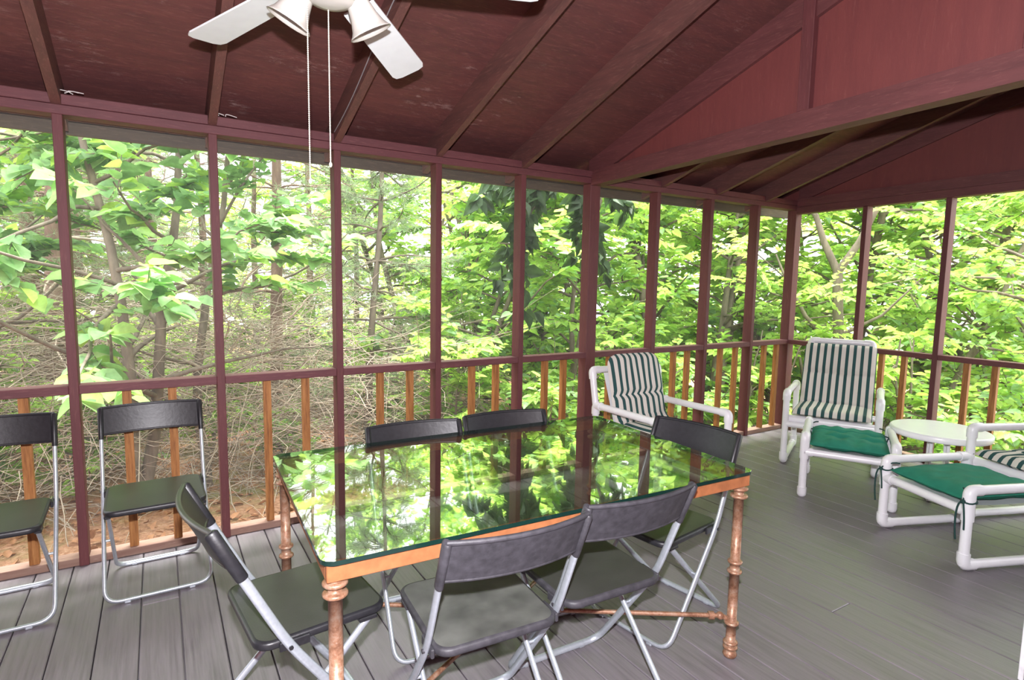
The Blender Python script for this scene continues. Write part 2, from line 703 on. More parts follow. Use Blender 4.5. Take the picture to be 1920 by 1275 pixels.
def rafter(x, parent, name='rafter', mat='rafter', w=.019, y1=.215):
    m = MB()
    m.prism([(y1, zr(y1)), (RIDGE, zr(RIDGE)), (RIDGE, zc(RIDGE)), (y1, zc(y1))], 'x', x - w, x + w)
    return m.build(name, M[mat], parent)


for x in POST_X[1:] + [4.15, 4.79, 5.44]:
    rafter(x, ceiling)

# eave: fascia board outside, seen through the tops of the screens
ev = MB()
ev.box(X_L, 6.35, Y_EAVE, Y_EAVE + .03, 2.062, 2.19)
eave = struct(ev.build('trim_1', M['eave']), 'weathered brown eave board outside above the screens', 'eave board')
es = MB()
es.box(X_L, 3.0, Y_EAVE - .012, Y_EAVE, 2.128, 2.139)  # thin strip drawn in as the lit line on the eave board
es.build('lit_line_strip', M['eave_lit_line'], eave)
ev = MB()
ev.box(6.30, 6.35, Y_BACK, Y_EAVE, 2.30, 2.42)

# long screened wall
wb = empty('wall_back', (0, 0, 0))
struct(wb, 'long maroon framed screen wall with a rail and cedar balusters', 'screen wall')
Z_P0, Z_P1 = 2.079, 2.166
for x in POST_X + POST_X2:
    m = MB()
    m.box(x - .019, x + .019, 0, .089, 0, Z_P0, bev=.002)
    m.build('post', M['red_z'], wb)
m = MB()
m.box(BIG_X - .0445, BIG_X + .0445, 0, .089, 0, Z_P0, bev=.003)
m.build('main_post', M['red_z'], wb)
m = MB()
m.box(X_R, X_R + .089, 0, .089, 0, Z_P0, bev=.003)
m.build('corner_post', M['red_z'], wb)
for i, (a, b) in enumerate(((Z_P0, Z_P0 + .041), (Z_P0 + .043, Z_P1))):
    m = MB()
    m.box(X_L, X_R + .089, 0, .089, a, b, bev=.002)
    m.build('top_plate', M['red_x'], wb)
edges = sorted([(x, .019) for x in POST_X + POST_X2] + [(BIG_X, .0445), (X_R + .0445, .0445)])
for (xa, ha), (xb, hb) in zip(edges[:-1], edges[1:]):
    m = MB()
    m.box(xa + ha, xb - hb, 0.003, .086, .826, .866, bev=.002)
    m.build('rail', M['red_x'], wb)
    m = MB()
    m.box(xa + ha, xb - hb, .012, .088, 0, .038, bev=.002)
    m.build('bottom_plate', M['sill'], wb)
for x in (.03, .244, .632, .822, 1.266, 1.467, 1.899, 2.089, 2.52, 2.702, 3.104, 3.268, 3.70, 3.90, 4.396, 4.561,
          4.98, 5.183, 5.597, 5.785, -.38, -.57, -.99, -1.18, -1.6, -1.79):
    m = MB()
    m.box(x - .0185, x + .0185, .03, .067, .038, .826)
    m.build('baluster', M['cedar'], wb)
m = MB()
m.add([(X_L, .0925, .03), (X_R, .0925, .03), (X_R, .0925, Z_P0), (X_L, .0925, Z_P0)], [(0, 1, 2, 3)])
m.build('insect_screen', M['screen'], wb)

rx_ = sorted(POST_X[1:] + [BIG_X, 4.15, 4.79, 5.44])
for a, b in zip([X_L] + [x + .019 for x in rx_], [x - .019 for x in rx_] + [X_R + .089]):
    m = MB()
    m.prism([(.05, Z_P1), (.21, Z_P1), (.21, zc(.21)), (.195, zc(.195)), (.195, Z_P1 + .012), (.05, Z_P1 + .012)], 'x', a, b)
    m.build('blocking_board', M['red_x'], wb)

# right-hand screened wall with its plywood gable
wr = empty('wall_right', (X_R, 0, 0))
struct(wr, 'end screen wall with plywood gable beyond the striped lounge chairs', 'screen wall')
RY = [-.617, -1.223, -1.83, -2.436, -3.043, -3.65, -4.25]
for y in RY:
    m = MB()
    m.box(0, .089, y - .019, y + .019, 0, 2.06, bev=.002)
    m.build('post', M['red_z'], wr)
ys = [(0, 0)] + [(y, .019) for y in RY]
for (ya, ha), (yb, hb) in zip(ys[:-1], ys[1:]):
    m = MB()
    m.box(.003, .086, yb + hb, ya - ha, .826, .866, bev=.002)
    m.build('rail', M['red_y'], wr)
    m = MB()
    m.box(.012, .088, yb + hb, ya - ha, 0, .038, bev=.002)
    m.build('bottom_plate', M['sill'], wr)
for y in (-.22, -.41, -.822, -.994, -1.422, -1.596, -2.03, -2.23, -2.64, -2.83, -3.24, -3.44, -3.85, -4.05):
    m = MB()
    m.box(.03, .067, y - .0185, y + .0185, .038, .826)
    m.build('baluster', M['cedar'], wr)
for a, b, c in ((2.045, 2.105, .0), (2.107, 2.185, .004)):
    m = MB()
    m.prism([(0, a), (Y_BACK, a + .055), (Y_BACK, b + .055), (0, b)], 'x', c, .089)
    m.build('top_plate', M['red_y'], wr)
m = MB()
m.prism([(.21, 2.14), (Y_BACK, 2.22), (Y_BACK, zc(Y_BACK)), (.21, zc(.21))], 'x', .04, .05)
m.build('gable_panel', M['panel'], wr)
m = MB()
m.prism([(.0, zr(.0) + .03), (RIDGE, zr(RIDGE) + .03), (RIDGE, zc(RIDGE)), (.0, zc(.0))], 'x', .018, .04)
m.build('gable_chord', M['red_y'], wr)
m = MB()
m.add([(.0925, 0, .03), (.0925, Y_BACK, .03), (.0925, Y_BACK, 2.06), (.0925, 0, 2.06)], [(0, 1, 2, 3)])
m.build('insect_screen', M['screen'], wr)

# cross beam with plywood gable over it, dividing the roof at the main post
gb = empty('wall_divider', (BIG_X, 0, 0))
struct(gb, 'maroon plywood gable panel over the heavy cross beam', 'gable')
for a, b, h in ((2.066, 2.138, .0445), (2.140, 2.172, .036)):
    m = MB()
    m.prism([(.0, a), (Y_BACK, a + .105), (Y_BACK, b + .12), (.0, b)], 'x', -h, h)
    m.build('cross_beam', M['red_y'], gb)
m = MB()
m.prism([(.06, 2.16), (Y_BACK, 2.27), (Y_BACK, zc(Y_BACK)), (.06, zc(.06))], 'x', .004, .016)
m.build('gable_panel', M['panel'], gb)
m = MB()
m.prism([(.06, zr(.06)), (RIDGE, zr(RIDGE)), (RIDGE, zc(RIDGE)), (.06, zc(.06))], 'x', -.019, .004)
m.build('gable_chord', M['red_y'], gb)
for y in (-1.565, -2.42):
    m = MB()
    m.box(-.036, .004, y - .03, y + .03, 2.172 + .028 * -y, zc(y) - .02, bev=.002)
    m.build('gable_stud', M['red_z'], gb)

# house wall behind the photographer
m = MB()
for k in range(24):
    z0 = k * .15
    m.prism([(Y_BACK, z0), (Y_BACK + .018, z0), (Y_BACK + .006, z0 + .15), (Y_BACK, z0 + .15)], 'x', X_L, X_R + .09)
struct(m.build('wall_front', M['siding']), 'maroon clapboard house wall behind the porch', 'house wall')

m = MB()  # added out of view to cut the light from the left end
for k in range(24):
    z0 = k * .15
    m.prism([(X_L - .018, z0), (X_L, z0), (X_L - .006, z0 + .15), (X_L - .018, z0 + .15)], 'y', Y_BACK, 0.1)
struct(m.build('wall_left_light_block', M['siding']), 'unseen maroon clapboard wall added to cut light at the left end', 'house wall')

# sliding door edge at the bottom right corner of the view
dr = empty('door_1', (3.338, -2.60, 0))
struct(dr, 'white framed glass door edge at the lower right corner', 'door')
m = MB()
m.box(-.004, .05, -.016, .0, .002, 2.06, bev=.002)
m.build('door_stile', M['door_white'], dr)
m = MB()
m.box(.002, .045, -1.68, -.016, .002, 2.06, bev=.002)
m.build('door_leaf', M['door_black'], dr)

# grey cable stapled to the rafter beside the fan
cb = MB()
xr_ = POST_X[6] - .022
pts = [Vector((xr_ + .0, y, zr(y) + .04 + .018 * math.sin(y * 5))) for y in [-.03 - .09 * k for k in range(32)]]
cb.tube(pts, .0028, 6)
tag(cb.build('electric_cable', M['cable']), 'thin grey cable stapled along the rafter behind the ceiling fan', 'cable')
# pale scraps of fibre caught on the plate below the rafters
for i, (x, lab) in enumerate(((.455, 'pale fibre scrap on the plate beside the first rafter'),
                              (1.062, 'pale fibre scrap on the plate under the middle rafter'))):
    m = MB()
    rr = random.Random(5 + i)
    for k in range(3):
        p0 = Vector((x + .03 * k - .02, -.004, Z_P1 + .004))
        p1 = p0 + Vector((rr.uniform(-.03, .03), -.01, .012))
        p2 = p0 + Vector((rr.uniform(.02, .06), 0, rr.uniform(.0, .01)))
        m.tube(bezier(p0, p1, p1, p2, 6), .0022, 5)
    tag(m.build('fibre_scrap', M['cobweb']), lab, 'scrap')

# ------------------------------------------------------------------ ceiling fan
FX, FY, FZ = 1.238, -1.50, 2.262
fan = tag(empty('ceiling_fan', (FX, FY, FZ)), 'white ceiling fan with five blades and frosted bell lights', 'ceiling fan')
ztop = zc(FY) - FZ
m = MB()
m.lathe([(.013, .12), (.013, ztop - .03)], 16)
m.build('downrod', M['fan_white'], fan)
m = MB()
m.lathe([(.018, ztop - .10), (.05, ztop - .085), (.068, ztop - .03), (.07, ztop + .02)], 24)
m.build('canopy', M['fan_white'], fan)
m = MB()
m.lathe([(.03, -.02), (.085, -.015), (.105, .0), (.11, .03), (.108, .075), (.09, .105), (.05, .125), (.02, .13)], 32)
m.build('motor_housing', M['fan_white'], fan)
m = MB()
m.lathe([(.0005, -.095), (.030, -.094), (.060, -.086), (.070, -.072), (.071, -.050), (.060, -.035), (.05, -.02)], 32)
m.build('switch_housing', M['shade'], fan)
# the blades sag and twist a little differently, as old fan blades do
for k, (deg, pitch, sag) in enumerate(((117.06, -4.75, .107), (47.5, -22.2, .104), (-19.5, -6.9, -.037),
                                       (-99.0, -11, .05), (-170.5, -11, .05))):
    M4 = Matrix.Rotation(math.radians(deg), 4, 'Z') @ Matrix.Rotation(math.atan(sag), 4, 'Y')
    tilt = Matrix.Rotation(math.radians(pitch), 4, 'X')
    m = MB()
    r0, r1, w0, w1, th = .185, .640, .054, .066, .003
    ol = [(r0, -w0), (r1 - .03, -w1), (r1 - .008, -w1 + .008), (r1, -w1 + .03), (r1, w1 - .03), (r1 - .008, w1 - .008),
          (r1 - .03, w1), (r0, w0)]
    vs_ = [M4 @ tilt @ Vector((x, y, z)) for z in (-th, th) for x, y in ol]
    n = len(ol)
    m.add(vs_, [tuple(range(n))[::-1], tuple(range(n, 2 * n))] + [(i, (i + 1) % n, (i + 1) % n + n, i + n) for i in range(n)])
    bl = m.build('blade', M['fan_white'], fan)
    m = MB()
    iron = [(.085, -.022), (.14, -.014), (.20, -.04), (.235, -.035), (.25, 0), (.235, .035), (.20, .04), (.14, .014), (.085, .022)]
    vs_ = [M4 @ (tilt if x > .15 else Matrix.Identity(4)) @ Vector((x, y, z)) for z in (.004, .009) for x, y in iron]
    n = len(iron)
    m.add(vs_, [tuple(range(n))[::-1], tuple(range(n, 2 * n))] + [(i, (i + 1) % n, (i + 1) % n + n, i + n) for i in range(n)])
    m.build('blade_bracket', M['fan_white'], bl)
vd = math.atan2(FY - CAM.y, FX - CAM.x)
for k, da in enumerate((72, -72)):
    a = vd + math.radians(da)
    d = Vector((math.cos(a), math.sin(a), 0))
    m = MB()
    m.tube(bezier((d * .05 + Vector((0, 0, -.055))), (d * .075 + Vector((0, 0, -.05))), (d * .085 + Vector((0, 0, -.035))),
                  (d * .09 + Vector((0, 0, -.045))), 6), .012, 10)
    arm = m.build('light_arm', M['fan_white'], fan)
    ax = (d * .55 + Vector((0, 0, -1))).normalized()
    Q = ax.to_track_quat('Z', 'Y').to_matrix().to_4x4()
    T4 = Matrix.Translation(d * .064 + Vector((0, 0, -.034))) @ Q
    m = MB()
    prof = [(.014, -.004), (.024, .002), (.031, .018), (.035, .045), (.041, .075), (.051, .103), (.064, .122)]
    seg = 36
    full = prof + [(.0655, .1225), (.063, .119)] + [(r - .003, z) for r, z in prof[::-1]][1:]
    vs_, fc = [], []
    for j, (r, z) in enumerate(full):
        for q in range(seg):
            aa = 2 * PI * q / seg
            rip = 1 + (.012 * math.cos(18 * aa) if r > .048 else 0)
            vs_.append(T4 @ Vector((r * rip * math.cos(aa), r * rip * math.sin(aa), z)))
    for j in range(len(full) - 1):
        for q in range(seg):
            q2 = (q + 1) % seg
            fc.append((j * seg + q, j * seg + q2, (j + 1) * seg + q2, (j + 1) * seg + q))
    m.add(vs_, fc, True)
    sh = m.build('lamp_shade', M['shade'], fan)
    m = MB()
    m.ball(T4 @ Vector((0, 0, .055)), .022, 12, 8)
    m.build('bulb', M['bulb'], sh)
# two bead pull chains: a string of tiny beads on a cord
for dx, dy, zt_, zb in ((-.062, .015, -.07, 1.672), (.003, .035, -.09, 1.730)):
    m = MB()
    n = 90
    zb_ = zb - FZ
    for i in range(n):
        z = zt_ + (zb_ - zt_) * i / (n - 1)
        m.ball((dx, dy, z), .0026, 6, 4)
    m.tube([(dx, dy, zt_), (dx, dy, zb_)], .0013, 5)
    m.ball((dx, dy, zb_ - .006), .0052, 10, 6, sq=(1, 1, 1.6))
    m.build('pull_chain', M['chain'], fan)

# ------------------------------------------------------------------ glass dining table
TA = math.radians(-2.5)
TW, TD, TH = 1.505, .940, .72
tb = tag(empty('dining_table', (1.852, -1.53, 0), TA), 'glass topped dining table on worn copper coloured ringed legs', 'table')


def rounded_rect(hx, hy, r, n=6):
    out = []
    for cx, cy, a0 in ((hx - r, hy - r, 0), (-hx + r, hy - r, 90), (-hx + r, -hy + r, 180), (hx - r, -hy + r, 270)):
        for k in range(n + 1):
            a = math.radians(a0 + 90 * k / n)
            out.append((cx + r * math.cos(a), cy + r * math.sin(a)))
    return out


ol = rounded_rect(TW / 2, TD / 2, .035)
n = len(ol)
m = MB()
m.add([(x, y, TH) for x, y in ol], [tuple(range(n))], False, 0)
m.add([(x, y, TH - .012) for x, y in ol], [tuple(range(n))[::-1]], False, 0)
m.add([(x, y, z) for z in (TH - .012, TH) for x, y in ol], [(i, (i + 1) % n, (i + 1) % n + n, i + n) for i in range(n)], True, 1)
m.build('glass_top', [M['glass'], M['glass_edge']], tb)
hx, hy = TW / 2 - .012, TD / 2 - .012
fz0, fz1 = TH - .058, TH - .0125
for (x0, x1, y0, y1) in ((-hx, hx, -hy, -hy + .022), (-hx, hx, hy - .022, hy), (-hx, -hx + .022, -hy + .022, hy - .022),
                         (hx - .022, hx, -hy + .022, hy - .022)):
    m = MB()
    m.box(x0, x1, y0, y1, fz0, fz1, bev=.002)
    m.build('frame_rail', M['copper_bar'], tb)
for sx in (-1, 1):
    for sy in (-1, 1):
        m = MB()
        x, y = sx * (hx - .024), sy * (hy - .024)
        T4 = Matrix.Translation((x, y, 0))
        r = .0175

        def ring(z, rr=.031, h=.0062):
            return [(r, z - h), (rr - .004, z - h), (rr, z - h * .4), (rr, z + h * .4), (rr - .004, z + h), (r, z + h)]
        prof = [(.012, 0), (.022, .003), (.026, .012), (.022, .022), (.019, .026)]
        for zz in (.040, .058, .135, .335, .372, .622, .650):
            prof += ring(zz, .0265 if zz < .6 else .031)
        prof += [(r, fz0 - .004), (r + .004, fz0)]
        m.lathe(prof, 20, T4)
        m.build('leg', M['copper'], tb)
for s in (1, -1):
    ax, ay = hx - .045, s * (hy - .045)
    m = MB()
    A, B = Vector((-ax, -ay, .155)), Vector((ax, ay, .155))
    m.tube([A, B], .0085, 10)
    for P0, d in ((A, 1), (B, -1)):
        dv = (B - A).normalized() * d
        m.tube([P0 + dv * .035, P0 + dv * .055], .015, 10)
        m.ball(P0 + dv * .012, .015, 10, 6)
        m.tube([P0 + dv * .01, P0 - dv * .02 - Vector((0, 0, .012))], .01, 8)
    m.build('stretcher', M['copper'], tb)

# ------------------------------------------------------------------ folding chairs


def arc_u(xs, p_top, p_bend, p_foot, rb, rf):
    """One bent tube: down one side, along the floor, up the other; returns points and section normals."""
    def side(s):
        pts = [Vector((s * xs, *p_top))]
        if p_bend is not None:
            pts.append(Vector((s * xs, *p_bend)))
        pts.append(Vector((s * xs, *p_foot)))
        return pts
    L, Rr = side(-1), side(1)
    lo = (Vector((0, *p_foot)) - Vector((0, *(p_bend or p_top)))).normalized()
    nlo = Vector((1, 0, 0)).cross(lo).normalized()
    hi = (Vector((0, *(p_bend or p_foot))) - Vector((0, *p_top))).normalized()
    nhi = Vector((1, 0, 0)).cross(hi).normalized()
    out = []
    body = L + Rr[::-1]
    if p_bend is not None:
        path = fillet([body[0], body[1], (body[1] + body[2]) / 2], rb, 5)[:-1] + \
            fillet([(body[1] + body[2]) / 2, body[2], body[3], (body[3] + body[4]) / 2], rf, 6) + \
            fillet([(body[3] + body[4]) / 2, body[4], body[5]], rb, 5)[1:]
    else:
        path = fillet(body, rf, 6)
    zb = p_bend[1] if p_bend is not None else -1
    nor = []
    for p in path:
        w = 0 if p_bend is None else max(0, min(1, (p.z - zb + .03) / .06))
        nor.append(nlo * (1 - w) + nhi * w)
    return path, nor


def make_chair(seat_m='seat', back_m='black', band_m=None, bend=-.065, footy=.235):
    root = empty('folding_chair', (0, 0, 0))
    pT, pB, pF = (-.200, .752), (bend, .42), (footy, .0115)
    lean = (bend + .2) / .332
    tt = (.205 - bend + .0227) / (footy - bend + .4227)
    pin = (bend + (footy - bend) * tt, .42 - .4085 * tt)
    path, nor = arc_u(.200, pT, pB, pF, .07, .06)
    m = MB()
    m.tube(path, .0128, 12, True, nor, .0085)
    m.build('front_frame', M['steel'], root)
    path, nor = arc_u(.170, (.205, .398), None, (-.195, .0105), .05, .055)
    m = MB()
    m.tube(path, .0115, 12, True, nor, .0080)
    m.build('rear_frame', M['steel'], root)
    # seat
    m = MB()
    w2, y0, y1, r = .186, -.112, .258, .045
    cy = (y0 + y1) / 2
    layers = [(.012, .404), (.002, .408), (0, .414), (0, .424), (.003, .4285), (.010, .4305)]
    rings = []
    for ins, z in layers:
        o_ = [(x, y + cy) for x, y in rounded_rect(w2 - ins, (y1 - y0) / 2 - ins, r - ins * .5)]
        rings.append([(x, y, z) for x, y in o_])
    n = len(rings[0])
    vs_ = [p for rg in rings for p in rg]
    fc = [(j * n + i, j * n + (i + 1) % n, (j + 1) * n + (i + 1) % n, (j + 1) * n + i)
          for j in range(len(rings) - 1) for i in range(n)]
    m.add(vs_, fc, True, 1)
    m.add(rings[0], [tuple(range(n))[::-1]], False, 1)
    m.add(rings[-1], [tuple(range(n))], False, 0)
    m.build('seat', [M[seat_m], M[back_m]], root)
    # seat brackets and hinges
    for s in (-1, 1):
        m = MB()
        m.box(s * .190 - .005, s * .190 + .005, bend - .02, bend + .06, .398, .424, bev=.003)
        m.tube([(s * .165, bend + .005, .412), (s * .212, bend + .005, .412)], .006, 8)
        m.build('seat_bracket', M[back_m], root)
        m = MB()
        m.tube([(s * .172, pin[0], pin[1]), (s * .203, pin[0], pin[1])], .0055, 8)
        m.build('hinge_pin', M['steel'], root)
        m = MB()
        m.box(s * .172 - .012, s * .172 + .012, .17, .225, .392, .405, bev=.003)
        m.build('front_bracket', M[back_m], root)
    # backrest band with its sleeves
    def yb(x, z):
        return -.200 + (.752 - z) * lean - .036 * (1 - (x / .2) ** 2)
    m = MB()
    NX = 16
    zt, zb = .768, .652
    th = .0045

    def zz(v, x):
        return zb + (zt - zb) * v
    for s in (-1, 1):
        vs_ = []
        for v in (0, .06, .94, 1):
            for i in range(NX + 1):
                x = -.2 + .4 * i / NX
                vs_.append((x, yb(x, zz(v, x)) + s * th, zz(v, x)))
        fc = []
        for j in range(3):
            for i in range(NX):
                q = (j * (NX + 1) + i, j * (NX + 1) + i + 1, (j + 1) * (NX + 1) + i + 1, (j + 1) * (NX + 1) + i)
                fc.append(q if s < 0 else q[::-1])
        m.add(vs_, fc, True)
    for v in (0, 1):
        pts = [(-.2 + .4 * i / NX, yb(-.2 + .4 * i / NX, zz(v, -.2 + .4 * i / NX)), zz(v, -.2 + .4 * i / NX)) for i in range(NX + 1)]
        m.tube(pts, .0075 if v else .0062, 8)
    m.build('backrest', M[band_m or back_m], root)
    for s in (-1, 1):
        m = MB()
        a = Vector((s * .2, yb(.2, .771), .771))
        b = Vector((s * .2, yb(.2, .632), .632))
        nh = Vector((1, 0, 0)).cross((b - a).normalized())
        m.tube([a, a + (b - a) * .03, b + (a - b) * .02, b], [.012, .0165, .0155, .0145], 14, True, [nh] * 4, [.008, .0118, .0112, .0105])
        m.build('sleeve', M[back_m], root)
    # plastic feet
    for (y, xs) in ((footy, .12), (-.195, .10)):
        for s in (-1, 1):
            m = MB()
            m.box(s * xs - .012, s * xs + .012, y - .011, y + .011, 0, .012, bev=.003)
            m.build('foot', M['steel'], root)
    return root


proto = {'plain': make_chair('seat', 'black'), 'wall': make_chair('seat', 'black', None, -.10, .175), 'dusty': make_chair('seat_worn', 'black_worn_flash'),
         'olive': make_chair('seat', 'black', 'seat', -.035, .25)}  # band in the seat's olive stands in for a reflection on the back


def d2(a):
    return math.radians(a)


CH = 'folding chairs around the porch'
CHAIRS = [
    ('wall', .737, -.290, 181.0, 'black folding chair against the screen wall, whole, behind the chair with the olive back reflection at the table end'),
    ('wall', .175, -.325, 181.5, 'black folding chair by the screen wall, cut by the photo\'s left edge'),
    ('plain', 1.672, -1.222, 174.5, 'folding chair on the window side of the glass table, nearer the tilted end chair'),
    ('plain', 2.112, -1.232, 173.5, 'folding chair on the window side of the glass table, nearer the lounge chairs'),
    ('olive', 1.050, -1.560, 276.0, 'folding chair, olive reflection coloured into its back, at the table end, beside the two wall chairs'),
    ('dusty', 1.548, -1.912, -4.0, 'folding chair with dusty blotched grey seat, its back to the camera'),
    ('dusty2', 1.972, -1.898, -2.5, 'folding chair with chipped seat edge, second along the near table side'),
    ('plain', 2.555, -1.640, 98.5, 'folding chair at the table end facing away from the striped lounge chairs'),
]
used = set()
proto_src = {'dusty2': 'dusty'}
for kind, x, y, a, lab in CHAIRS:
    src = proto[proto_src.get(kind, kind)]
    if src.name in used:
        c = copy_tree(src)
    else:
        c = src
        used.add(src.name)
    if kind == 'dusty2':
        for ch in kids(c):
            if ch.name.startswith('seat') and not ch.name.startswith('seat_'):
                ch.data = ch.data.copy()
                ch.data.materials[0] = M['seat']
    c.location = (x, y, 0)
    c.rotation_euler = (0, 0, d2(a))
    tag(c, lab, 'chair', CH)

# ------------------------------------------------------------------ white pipe furniture
PR, FR = .0235, .0285


def pipe(mb, pts, closed=False, fit=True, r=PR, fr=FR, fl_=.06):
    """Plastic pipe run with thicker elbow fittings at every corner."""
    P = [Vector(p) for p in pts]
    n = len(P)
    segs = range(n if closed else n - 1)
    for i in segs:
        a, b = P[i], P[(i + 1) % n]
        mb.tube([a, b], r, 14)
    corner = range(n) if closed else range(1, n - 1)
    for i in corner:
        a, c, b = P[i - 1], P[i], P[(i + 1) % n]
        da, db = (a - c).normalized(), (b - c).normalized()
        mb.tube(fillet([c + da * fl_, c, c + db * fl_], .035, 6), fr, 14)


def tee(mb, c, d1, d2_, fr=FR, fl_=.045):
    c = Vector(c)
    d1, d2_ = Vector(d1), Vector(d2_)
    mb.tube([c - d1 * fl_, c + d1 * fl_], fr, 14)
    mb.tube([c, c + d2_ * fl_], fr, 14)


def face(fx, fy):
    return math.atan2(-fx, fy)


def lounge_chair(loc, f, label, top=.86, wide=False, arm=.56):
    root = tag(empty('lounge_chair', (loc[0], loc[1], 0), face(*f)), label, 'lounge chair', 'white pipe lounge chairs')
    hx, y0, y1 = .305, -.31, .31
    for s in (-1, 1):
        m = MB()
        x = s * hx
        pipe(m, [(x, y0, FR), (x, y1, FR), (x, y1, arm), (x, y0, arm - .01)], True)
        m.build('side_frame', M['pvc'], root)
    m = MB()
    m.tube([(-hx, y1 - .03, .355), (hx, y1 - .03, .355)], .030, 14)
    m.tube([(-hx, y1, .315), (hx, y1, .315)], PR, 14)
    m.tube([(-hx, -.20, .335), (hx, -.20, .335)], PR, 14)
    for s in (-1, 1):
        m.tube([(s * .24, -.20, .335), (s * .24, y1 - .03, .355)], PR, 12)
    m.build('seat_frame', M['pvc'], root)
    m = MB()
    bx = hx if wide else .225
    yb0, zb0 = (-.31, arm - .01) if wide else (-.17, .36)
    yt = -.36 if wide else -.43
    pipe(m, [(-bx, yb0, zb0), (-bx, yt, top), (bx, yt, top), (bx, yb0, zb0)], False)
    m.build('back_frame', M['pvc'], root)
    m = MB()
    def sl(u, v):
        p = [(y1 - .02, .383), (-.16, .37), (-.20, .40), (yt if not wide else -.335, top - .02)]
        t = v * 3
        i = min(2, int(t))
        q = t - i
        return (-.225 + .45 * u, p[i][0] * (1 - q) + p[i + 1][0] * q, p[i][1] * (1 - q) + p[i + 1][1] * q)
    m.grid(sl, 2, 12)
    m.build('sling', M['white_resin'], root)
    return root


def footstool(loc, f, label, runner):
    root = tag(empty('footstool', (loc[0], loc[1], 0), face(*f)), label, 'footstool', 'white pipe footstools')
    hx, hy, H = .25, .27, .405
    for s in (-1, 1):
        m = MB()
        x = s * hx
        if runner:
            pipe(m, [(x, -hy, FR), (x, hy, FR), (x, hy, H), (x, -hy, H)], True)
        else:
            pipe(m, [(x, hy, .004), (x, hy, H), (x, -hy, H), (x, -hy, .004)])
            for y in (-hy, hy):
                m.lathe([(.018, 0), (FR - .002, .008), (FR, .02), (FR, .06)], 14, Matrix.Translation((x, y, 0)))
        m.build('side_frame', M['pvc'], root)
    for y in (-hy, hy):
        m = MB()
        m.tube([(-hx, y, .300), (hx, y, .300)], PR, 14)
        for s in (-1, 1):
            m.tube([(s * hx, y, .255), (s * hx, y, .345)], FR, 14)
            m.tube([(s * hx, y, .300), (s * (hx - .05), y, .300)], FR, 14)
        m.build('crossbar', M['pvc'], root)
    m = MB()
    m.grid(lambda u, v: (-.21 + .42 * u, -hy + 2 * hy * v, .318 - .012 * math.sin(PI * v)), 2, 8)
    m.build('sling', M['white_resin'], root)
    return root


def pad(name, prof, hw, th, label, mat, cat, group, loc, f, seams=(), edge_r=.05, lump=.0, seed=1, round_top=0.0):
    """Stuffed pad that follows a bent centre line (y, z) and is as wide as 2*hw; stripes run along it."""
    P = [Vector((0, a, b)) for a, b in prof]
    L = [0]
    for a, b in zip(P[:-1], P[1:]):
        L.append(L[-1] + (b - a).length)
    tot = L[-1]
    rr = random.Random(seed)
    ph = [rr.uniform(0, 6.28) for _ in range(8)]

    def at(s):
        s = max(0, min(tot, s))
        for i in range(len(L) - 1):
            if s <= L[i + 1] + 1e-9:
                t = (s - L[i]) / (L[i + 1] - L[i])
                p = P[i].lerp(P[i + 1], t)
                return p, (P[i + 1] - P[i]).normalized()
    NU, NV = 26, 60
    m = MB()

    def nrm(s):
        t = (at(s + .03)[0] - at(s - .03)[0]).normalized()
        return -Vector((1, 0, 0)).cross(t)
    for side in (-1, 1):
        def fn(u, v):
            s = tot * v
            x = (2 * u - 1)
            e = max(0.0, 1 - abs(x) ** 6) ** .5
            ev = min(1, math.sin(min(1, min(v, 1 - v) * tot / edge_r) * PI / 2)) ** .7
            h = th * e * ev
            for q in seams:
                h *= 1 - .9 * math.exp(-((s - q) / .017) ** 2)
            h *= 1 + lump * (math.sin(7 * x + ph[0]) * math.sin(9 * s / tot * 2 + ph[1]) + .5 * math.sin(15 * x + ph[2] + 6 * s))
            p, t = at(s)
            w = hw
            if round_top and tot - s < round_top:
                q = 1 - (tot - s) / round_top
                w = hw - round_top * (1 - math.sqrt(max(0, 1 - q * q)))
            return Vector((x * w, p.y, p.z)) + nrm(s) * (th * .9 + side * h)
        m.grid(fn if side < 0 else (lambda u, v: fn(1 - u, v)), NU, NV)
    o = m.build(name, mat)
    o.location = (loc[0], loc[1], 0)
    o.rotation_euler = (0, 0, face(*f))
    tag(o, label, cat, group)
    return o


def tie(parent, p, seed, mat='green_tie'):
    """Cord knotted round a post with two hanging ends."""
    rr = random.Random(seed)
    m = MB()
    p = Vector(p)
    ring = [p + Vector((.031 * math.cos(a), .031 * math.sin(a), .004 * math.sin(2 * a))) for a in [2 * PI * k / 16 for k in range(16)]]
    m.tube(ring, .0045, 6, closed=True)
    k = p + Vector((0, .034, 0))
    m.ball(k, .011, 8, 6)
    for dx, ln in ((-.02, .10 + rr.uniform(0, .05)), (.018, .15 + rr.uniform(0, .06))):
        m.tube(bezier(k, k + Vector((dx, .02, .01)), k + Vector((dx * 1.4, .015, -ln * .5)), k + Vector((dx, .004, -ln)), 8), .0042, 6)
    m.tube(bezier(k, k + Vector((0, 0, .02)), p + Vector((-.03 if p.x > 0 else .03, -.02, .05)), p + Vector((-.06 if p.x > 0 else .06, -.03, .045)), 6), .0042, 6)
    return m.build('tie_cord', M[mat], parent)


